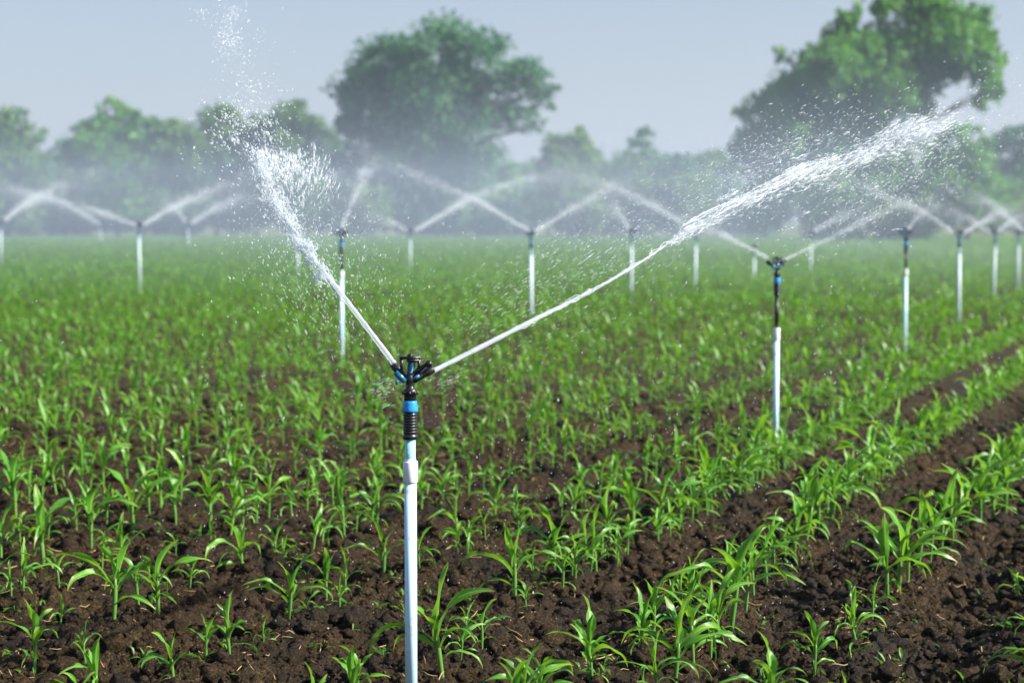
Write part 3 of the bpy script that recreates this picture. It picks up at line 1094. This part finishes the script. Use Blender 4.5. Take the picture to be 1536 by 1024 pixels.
par(tag(st_.build('water_strands', M_DROP), kind='stuff'), jet)
sp = Spray()
sp.along(pathL, .20, .62, 800, .006, .018, .0014, 5)
sp.along(pathL, .22, .60, 1000, .02, .05, .0009, 4)
for t in np.linspace(.24, .60, 17):       # clumps along the torn stream
    c = pathL[int(t * 399)]
    T = pathL[int(t * 399) + 1] - c
    n = 190
    C = c + rng.normal(0, .008 + .012 * t, (n, 3)) + rng.normal(0, .014, 3)
    sp.add(C, np.tile(T / np.linalg.norm(T), (n, 1)) + rng.normal(0, .15, (n, 3)), .0017 * np.exp(rng.normal(0, .35, n)), 3.2)
# the fan at the top
for k in range(1500):
    pass
n = 1150
fx = rng.beta(1.2, 2.2, n)
cx = 388 + fx * 120
cy = 230 + 10 * fx + rng.normal(0, 9, n) + np.abs(rng.normal(0, 1, n)) * 30
Yf = y0 + .85 + rng.normal(0, .08, n)
C = np.array([at(a, b, c) for a, b, c in zip(cx, cy, Yf)])
ang = R(118) - fx * R(45) + rng.normal(0, .13, n)
sp.add(C, np.stack([np.cos(ang), np.full(n, .2), np.sin(ang)], -1), .0015 * np.exp(rng.normal(0, .45, n)), 5 * np.exp(rng.normal(0, .3, n)))
sp.cloud(450, 300, y0 + .75, 42, 48, 110, 1500, .0008, 2.2, sY=.12)
sp.cloud(500, 330, y0 + .6, 60, 60, 110, 1000, .0008, 2.0, sY=.15)
sp.cloud(440, 360, y0 + .5, 40, 50, 115, 450, .0015, 2.4, sY=.12)
sp.cloud(383, 188, y0 + 1.05, 22, 24, 60, 330, .0017, 3.2, dirang=118, sY=.1, clump=24)
sp.cloud(370, 180, y0 + 1.05, 34, 30, 60, 200, .0019, 2.5, dirang=118, sY=.1)
sp.cloud(350, 200, y0 + 1.0, 40, 30, 60, 260, .0018, 2.5, dirang=130, sY=.1)
sp.cloud(372, 110, y0 + 1.5, 34, 14, 115, 140, .0016, 2, sY=.1, clump=12)
sp.cloud(346, 55, y0 + 1.8, 34, 13, 112, 260, .0016, 2.4, sY=.1, clump=14)
sp.cloud(345, 30, y0 + 1.9, 20, 9, 75, 150, .0017, 2.2, sY=.1, clump=8)
sp.cloud(370, 80, y0 + 1.7, 70, 30, 110, 160, .0022, 1.6, sY=.2)
sp.cloud(470, 450, y0 + .4, 60, 30, 125, 450, .0009, 5, sY=.1)
sp.cloud(540, 420, y0 + .4, 60, 45, 80, 600, .0008, 3.5, sY=.15)
par(tag(sp.build('spray', M_DROP), kind='stuff'), jet)

# --- fine leak spray round the near head
sp = Spray()
sp.cloud(578, 580, y0 - .02, 16, 11, 200, 160, .0007, 5, sY=.03)
sp.cloud(672, 572, y0 + .02, 16, 6, 25, 90, .0007, 5, sY=.03)
tag(sp.build('leak_spray', M_FINE), 'thin veil of fine leaking droplets around the near sprinkler head', 'leak spray', kind='stuff')

# --- drops falling over the field around the near sprinkler
sp = Spray()
n = 6500
Yd = y0 - .3 + 6.5 * rng.random(n)**1.25
Xd = (rng.random(n) * 2 - 1) * .33 * Yd
Xd = np.where(rng.random(n) < .6, Xd * .62 + .02 * Yd, Xd)
Zd = .15 + 1.55 * rng.beta(1.6, 1.7, n) * np.clip(.55 + Yd / 14, 0, 1.4)
sp.add(np.stack([Xd, Yd, Zd], -1), np.stack([rng.normal(0, .35, n), rng.normal(0, .3, n), -np.ones(n)], -1), .0010 * np.exp(rng.normal(0, .4, n)), 1.9 * np.exp(rng.normal(0, .25, n)))
tag(sp.build('falling_drops', M_DROP), 'fine white water drops falling all over the field', 'falling drops', kind='stuff')

# --- jets of the other sprinklers: (head index, [(px, py, dY)], density, label)
JETS = [
    (1, [(1178, 389, 0), (1270, 345, .3), (1335, 312, .6), (1425, 283, 1.0)], 1.15, 'crisp white jet thrown right from the sprinkler on the long black riser'),
    (1, [(1150, 386, 0), (1100, 360, .2), (1060, 340, .4), (985, 300, .8)], 1.0, 'white jet thrown left from the sprinkler on the long black riser'),
    (2, [(1362, 343, 0), (1385, 318, .8), (1415, 300, 1.5)], .45, 'short faint jet rising right from the dark upper riser post'),
    (3, [(1430, 349, 0), (1385, 318, .5), (1310, 285, 1), (1215, 245, 2)], .7, 'long soft jet arching left below the tall leafy tree'),
    (3, [(1446, 349, 0), (1475, 332, .3), (1500, 318, .6), (1540, 300, 1)], .8, 'soft jet rising right from the blurred post near the right edge'),
    (4, [(1484, 348, 0), (1450, 325, .5), (1405, 305, 1)], .4, 'faint jet leaning left from the middle post of the right edge group'),
    (5, [(1534, 345, 0), (1508, 322, .5), (1480, 300, 1), (1440, 285, 1.6)], .8, 'soft white jet entering from the right edge post and rising left'),
    (6, [(513, 340, 0), (530, 300, .8), (545, 268, 1.5), (562, 228, 2.5)], .9, 'soft steep jet rising right beside the fan of near drops'),
    (7, [(792, 346, 0), (745, 318, .4), (700, 294, .8), (610, 255, 1.6), (530, 216, 2.6)], 1.0, 'long soft jet arching left across the base of the round tree'),
    (7, [(804, 346, 0), (850, 318, .4), (905, 286, .9), (950, 262, 1.6)], .95, 'soft jet rising right from the middle distance post below the round tree'),
    (8, [(204, 338, 0), (165, 324, .5), (130, 312, .9), (85, 300, 1.5)], .8, 'soft jet falling left from the lone pale post'),
    (8, [(217, 336, 0), (262, 310, .5), (310, 288, 1), (390, 253, 2)], .95, 'soft jet rising right from the lone pale post towards the near fan'),
    (9, [(624, 345, 0), (670, 318, .8), (710, 296, 1.6), (790, 268, 3), (860, 257, 4)], .75, 'hazy jet arching right from the post behind the near head'),
    (9, [(609, 345, 0), (580, 330, .8), (535, 312, 2)], .35, 'very faint hazy jet leaning left from the post behind the near head'),
    (10, [(943, 342, 0), (928, 318, .5), (912, 295, 1)], .5, 'short faint jet rising left from the post behind the long near jet'),
    (11, [(1036, 342, 0), (985, 312, .6), (915, 278, 1.4), (820, 257, 2.6)], .8, 'long hazy jet arching left from the post where the near jet breaks up'),
    (13, [(1222, 346, 0), (1260, 325, .8), (1310, 305, 2)], .4, 'faint jet rising right from the post just behind the black-riser sprinkler'),
    (15, [(8, 329, 0), (35, 308, .7), (70, 288, 1.4), (150, 252, 3)], .9, 'broad soft jet rising from the post at the left edge'),
    (16, [(146, 335, 0), (95, 305, 1.5), (40, 290, 3), (-20, 272, 5)], .5, 'wide hazy jet drifting left out of the photo over the mist'),
    (17, [(288, 334, 0), (330, 308, 1.5), (385, 285, 3)], .45, 'very faint jet rising right in the mist beyond the lone pale post'),
    (17, [(278, 332, 0), (262, 312, 1.5), (235, 290, 3)], .3, 'very faint jet leaning left in the mist beyond the lone pale post'),
    (4, [(1496, 348, 0), (1520, 330, .4), (1545, 316, .8)], .5, 'faint jet rising right from the middle post of the right edge group'),
]
for hi, pts, dens, lab in JETS:
    Yh = HEADS[hi][1]
    path = catmull([at(a, b, Yh + c) for a, b, c in pts], 160)
    Ln = np.linalg.norm(np.diff(path, axis=0), axis=1).sum()
    px = Yh / F          # one photo pixel in metres there
    sp = Spray()
    n = int(1500 * dens * max(1, Ln / 2.2))
    sp.along(path, 0, .8, int(n * .8), 1.4 * px, 4.6 * px, .75 * px, 3.5, pw=1.35)
    sp.along(path, .3, 1.0, int(n * 1.0), 2.5 * px, 9 * px, .62 * px, 2.5, drop=10 * px)
    sp.along(path, .3, 1.0, int(n * .8), 8 * px, 24 * px, .45 * px, 2.0, drop=30 * px)
    o = sp.build('water_jet', M_FARJET)
    tag(o, lab, 'water jet', 'water jets thrown by the sprinklers')

# ------------------------------------------------------------------ trees
TREE_COLS = {
    'deep': ((.024, .135, .070), (.090, .230, .075)),
    'green': ((.028, .160, .024), (.150, .350, .030)),
    'olive': ((.045, .150, .045), (.140, .260, .055)),
    'fresh': ((.080, .180, .025), (.160, .290, .040)),
}
M_TREE = {k: tree_leaf(k + '_tree_leaf', *v) for k, v in TREE_COLS.items()}


def make_tree(name, label, Y, px_base, clusters, col, leaf=.30, dens=1.0, trunk_r=.35, py_base=None, droop=0.0, group=None, cat='tree', seed=0):
    rg = np.random.default_rng(seed + 4000)
    k = Y / F
    bx = float(at(px_base, 340, Y)[0])
    root = empty(name, (bx, Y, 0))
    tag(root, label, cat, group)
    QV = []
    cents = []
    for c in clusters:
        cx, cy, r = c[:3]
        d = c[3] if len(c) > 3 else 1.0
        P = at(cx, cy, Y)
        rm = r * k * (1.0 if droop else 1.08)
        P[1] += rg.normal(0, .35) * rm + 0
        P[0] -= bx; P[1] -= Y
        cents.append((P, rm))
        ns = max(6, int(16 * d * (r / 45)**.8 + 4))
        dirs = rg.normal(0, 1, (ns, 3)); dirs /= np.linalg.norm(dirs, axis=1, keepdims=True)
        sub = P + dirs * rm * rg.uniform(.55, .95, (ns, 1)) * np.array([1, 1, .9])
        nl = int(dens * d * 3.2 * rm**2 / leaf**2 * 9.0)
        which = rg.integers(0, ns, nl)
        off = rg.normal(0, 1, (nl, 3))
        off /= np.linalg.norm(off, axis=1, keepdims=True)
        off *= (rg.random((nl, 1))**.6) * rm * .56
        off[:, 2] *= .75
        C = sub[which] + off
        if droop:
            C[:, 2] -= droop * np.abs(rg.normal(0, 1, nl)) * rm * .4
        QV.append(C)
    C = np.vstack(QV)
    C = C[C[:, 2] > .15]
    n = len(C)
    nrm = rg.normal(0, 1, (n, 3)) + np.array([0, 0, .7])
    nrm /= np.linalg.norm(nrm, axis=1, keepdims=True)
    u = np.cross(nrm, rg.normal(0, 1, (n, 3)) + (np.array([0, 0, 0]) if not droop else 0))
    if droop:
        u = rg.normal(0, .5, (n, 3)) - np.array([0, 0, 1.0])
        nrm = np.cross(u, rg.normal(0, 1, (n, 3))); nrm /= np.linalg.norm(nrm, axis=1, keepdims=True)
    u /= np.linalg.norm(u, axis=1, keepdims=True)
    w = np.cross(nrm, u)
    s = (leaf * rg.uniform(.55, 1.25, n))[:, None] * .5
    el_ = 2.3 if droop else 1.5
    V = np.stack([C - u * s * el_, C - w * s * .75 + nrm * s * .2, C + u * s * el_, C + w * s * .75 + nrm * s * .2], 1).reshape(-1, 3)
    q = np.arange(n * 4).reshape(-1, 4)
    mesh_obj('crown', V, q, M_TREE[col], root, smooth=False)
    m = MB()
    P = np.array([p for p, _ in cents]); rr = np.array([r for _, r in cents])
    zf = max(.8, P[:, 2].min() * .55)
    top = np.array([np.average(P[:, 0], weights=rr), 0, np.percentile(P[:, 2], 70)])
    tr = catmull([(0, 0, -.4), (0.02 * zf, 0, zf * .5), (top[0] * .15, 0, zf), (top[0] * .6, 0, (zf + top[2]) / 2), top], 16)
    m.tube(tr, np.linspace(trunk_r, trunk_r * .18, 16) * (1 + .5 * np.exp(-np.arange(16) / 1.2)), 10)
    for p, r in cents:
        j = int(np.clip(np.searchsorted(tr[:, 2], p[2] * .55), 3, 12))
        a = tr[j]
        mid = (a + p) / 2 + np.array([0, 0, .03 * np.linalg.norm(p - a)]) + rg.normal(0, .15, 3)
        m.tube(catmull([a, mid, p], 8), np.linspace(trunk_r * .26, trunk_r * .04, 8), 6)
        for _ in range(3):
            d = rg.normal(0, 1, 3); d /= np.linalg.norm(d)
            m.tube(catmull([mid, (mid + p) / 2 + d * r * .3, p + d * r * .8], 6), np.linspace(trunk_r * .09, trunk_r * .02, 6), 5)
    m.build('trunk', M_BARK, root)
    return root


make_tree('tree', 'huge round dense tree with thinner right side standing beyond the field', 138, 665,
          [(575, 100, 52), (640, 78, 55), (700, 78, 50, .8), (752, 100, 40, .7), (560, 150, 52), (620, 145, 60), (680, 150, 58, .85), (740, 150, 46, .75), (785, 118, 32, .8),
           (808, 128, 24, .8), (815, 150, 18, .6), (535, 185, 28), (545, 118, 26), (600, 205, 52), (660, 212, 52, .8), (722, 208, 42, .65), (785, 178, 26, .5), (640, 262, 56, .75),
           (700, 262, 46, .65), (590, 250, 46, .9), (530, 185, 24), (805, 185, 14, .4), (640, 310, 50, .8), (720, 305, 40, .6), (570, 305, 40)],
          'deep', leaf=.34, dens=1.0, trunk_r=.7, seed=1)
make_tree('tree', 'tall leafy bright green tree with drooping right boughs, cut by the top edge', 108, 1330,
          [(1150, 165, 38), (1128, 205, 30), (1195, 128, 42), (1218, 100, 32), (1165, 138, 30), (1252, 66, 30), (1245, 105, 46), (1298, 80, 48), (1275, 45, 32), (1350, 62, 54), (1402, 32, 50), (1440, 62, 44),
           (1462, 28, 32), (1478, 100, 26), (1490, 128, 18, .8), (1470, 145, 14, .7), (1330, 125, 46), (1242, 165, 46), (1190, 195, 44), (1290, 170, 40), (1150, 240, 36), (1372, 110, 38), (1380, 150, 24, .7),
           (1425, 105, 22, .7), (1390, -25, 44), (1335, -5, 24, .7), (1275, 14, 18, .7), (1240, 235, 52), (1325, 225, 44), (1200, 285, 44), (1300, 285, 52), (1385, 245, 42, .8),
           (1150, 300, 34), (1380, 300, 44), (1110, 165, 12, .6), (1170, 80, 12, .5), (1260, 320, 46), (1350, 330, 40)],
          'green', leaf=.27, dens=1.05, trunk_r=.55, droop=.9, seed=2)
BG = [
    ('spreading flat-topped tree cut by the left edge', 128, 5, [(18, 185, 22), (45, 207, 22), (5, 205, 34), (-30, 200, 40), (20, 240, 40), (-20, 260, 50), (50, 262, 34)], 'olive'),
    ('peaked tree with a double top, left of the lone pale post', 133, 175, [(170, 168, 20), (150, 190, 22), (188, 186, 28), (208, 178, 10), (212, 200, 22), (165, 215, 38), (120, 200, 14, .6), (215, 232, 36), (130, 240, 36), (180, 260, 46)], 'green'),
    ('low olive tree in the hedgerow between two peaked trees', 134, 252, [(240, 200, 24), (266, 198, 24), (252, 226, 36), (285, 215, 22), (262, 262, 44)], 'olive'),
    ('bushy tree behind the upper drops of the rising jet', 136, 325, [(315, 172, 20), (335, 175, 20), (305, 195, 24), (345, 198, 28), (325, 222, 38), (375, 196, 22), (330, 262, 44)], 'olive'),
    ('olive tree just left of the round tree, behind the near fan', 135, 440, [(435, 170, 22), (455, 180, 22), (415, 195, 24), (475, 198, 24), (440, 215, 36), (490, 220, 22), (400, 225, 28), (445, 258, 44)], 'olive'),
    ('bright yellow-green round bush-like tree, right of the round tree', 126, 855, [(835, 222, 22), (862, 218, 24), (882, 232, 20), (850, 245, 32), (820, 248, 20), (880, 258, 26), (850, 285, 36)], 'fresh'),
    ('blue-grey hazy tree with a pointed top, left of the tall leafy tree', 168, 972, [(968, 205, 14), (962, 225, 20), (985, 235, 20), (940, 248, 22), (1005, 250, 20), (972, 262, 34), (925, 262, 16), (1022, 270, 20), (970, 295, 36)], 'deep'),
    ('low hazy shrubby tree beside the dark side of the tall leafy tree', 150, 1070, [(1050, 245, 18), (1072, 238, 18), (1092, 252, 20), (1060, 268, 28), (1095, 285, 28), (1040, 290, 30)], 'olive'),
    ('blue-green hazy tree cut by the right edge', 150, 1525, [(1505, 208, 18), (1525, 204, 20), (1545, 215, 26), (1510, 235, 28), (1540, 250, 32), (1505, 270, 36), (1550, 290, 40)], 'deep'),
    ('small bushy green tree under the drooping boughs of the tall tree', 104, 1450, [(1432, 208, 22), (1455, 205, 18), (1475, 222, 18), (1440, 235, 30), (1415, 240, 24), (1470, 250, 28), (1440, 275, 38), (1485, 285, 26)], 'green'),
]
for i, (lab, Y, bx, cl, col) in enumerate(BG):
    make_tree('tree', lab, Y, bx, cl + [(bx + (j - 1) * 34, 315, 30) for j in range(3)], col, leaf=.34, dens=.95, trunk_r=.24, seed=20 + i, group='background trees along the field end')
SH = [(-10, 'at the left edge'), (85, 'left of the misty low post'), (290, 'under the bushy tree'), (385, 'left of the rising jet'), (500, 'left foot of the round tree'), (770, 'right foot of the round tree'),
      (905, 'between round tree and grey tree'), (1010, 'foot of the grey hazy tree'), (1140, 'left foot of the tall leafy tree'), (1500, 'foot of the right edge tree')]
for i, (bx, wh) in enumerate(SH):
    rg = np.random.default_rng(600 + i)
    cl = [(bx + rg.uniform(-55, 55), rg.uniform(285, 335), rg.uniform(22, 36)) for _ in range(9)]
    make_tree('shrub', 'misty rounded shrub along the field end, ' + wh, 134 + rg.uniform(-2, 8), bx, cl, ['olive', 'fresh', 'deep'][i % 3], leaf=.34, dens=.8, trunk_r=.1, seed=60 + i,
              group='shrubs along the field end', cat='shrub')

HB = [(75, 252, 'beneath the flat-topped edge tree'), (215, 228, 'beside the peaked double tree'), (275, 218, 'between the two left bushy trees'), (385, 205, 'behind the fan of near drops'), (480, 225, 'against the left flank of the round tree'),
      (775, 245, 'against the right flank of the round tree'), (905, 248, 'right of the bright bush-like tree'), (1020, 250, 'before the low hazy shrubby tree'), (700, 290, 'below the middle of the round tree'), (610, 285, 'under the dark side of the round tree')]
for i, (bx, ty, wh) in enumerate(HB):
    rg = np.random.default_rng(800 + i)
    cl = [(bx + rg.uniform(-50, 50), rg.uniform(ty, 330), rg.uniform(20, 34)) for _ in range(14)]
    make_tree('shrub', 'tall overgrown bush in the field end hedgerow ' + wh, 140 + rg.uniform(-3, 6), bx, cl, ['olive', 'deep', 'green'][i % 3], leaf=.34, dens=.8, trunk_r=.12, seed=90 + i,
              group='shrubs along the field end', cat='shrub')

# ------------------------------------------------------------------ air
def closed_box(name, lo, hi, mat):
    lo, hi = np.array(lo, float), np.array(hi, float)
    return MB().box((lo + hi) / 2, hi - lo).build(name, mat, smooth=False)


tag(closed_box('haze', (-950, -30, -1.2), (950, 905, 26), volume_material('haze_air', .00045, (.72, .86, 1.0), .2)),
    'pale blue summer haze lying over the field and trees', 'haze', kind='stuff')
tag(closed_box('mist', (-75, 26, -.9), (17, 128, 5.0), volume_material('spray_mist', .0060, (.70, .84, 1.0), .2)),
    'low white mist of sprinkler spray hanging over the far field', 'mist', kind='stuff')

# ------------------------------------------------------------------ light
SUN_EL, SUN_AZ = R(36), R(103)          # azimuth clockwise from the view direction
sd = Vector((math.sin(SUN_AZ) * math.cos(SUN_EL), math.cos(SUN_AZ) * math.cos(SUN_EL), math.sin(SUN_EL)))
sl = bpy.data.lights.new('sun', 'SUN')
sl.energy = 5.0
sl.angle = R(.53)
sl.color = (1, .95, .87)
so = bpy.data.objects.new('sun', sl)
COL.objects.link(so)
so.rotation_euler = sd.to_track_quat('Z', 'Y').to_euler()
w = bpy.data.worlds.new('World')
scene.world = w
w.use_nodes = True
nt = w.node_tree.nodes
sky = nt.new('ShaderNodeTexSky')
sky.sky_type = 'NISHITA'
sky.sun_disc = False
sky.sun_elevation = SUN_EL
sky.sun_rotation = SUN_AZ
sky.air_density = 1.0
sky.dust_density = 1.5
sky.ozone_density = 5
bg = nt['Background']
# pale haze veil of the sky, thick towards the horizon and gone at the zenith
wl = w.node_tree.links
tcw = nt.new('ShaderNodeTexCoord')
sz = nt.new('ShaderNodeSeparateXYZ'); wl.new(tcw.outputs['Generated'], sz.inputs[0])
om = nt.new('ShaderNodeMath'); om.operation = 'SUBTRACT'; om.use_clamp = True
om.inputs[0].default_value = 1; wl.new(sz.outputs[2], om.inputs[1])
pw = nt.new('ShaderNodeMath'); pw.operation = 'POWER'; pw.inputs[1].default_value = 4.0; wl.new(om.outputs[0], pw.inputs[0])
sc_ = nt.new('ShaderNodeMath'); sc_.operation = 'MULTIPLY'; sc_.inputs[1].default_value = .93; wl.new(pw.outputs[0], sc_.inputs[0])
cn = noise(nt, wl, 2.2, 4, .5, tcw.outputs['Generated'])
veil = mix(nt, wl, cn.outputs[0], (3.75, 4.02, 4.5), (4.15, 4.32, 4.75))
wl.new(mix(nt, wl, sc_.outputs[0], sky.outputs[0], veil), bg.inputs[0])
bg.inputs[1].default_value = .073
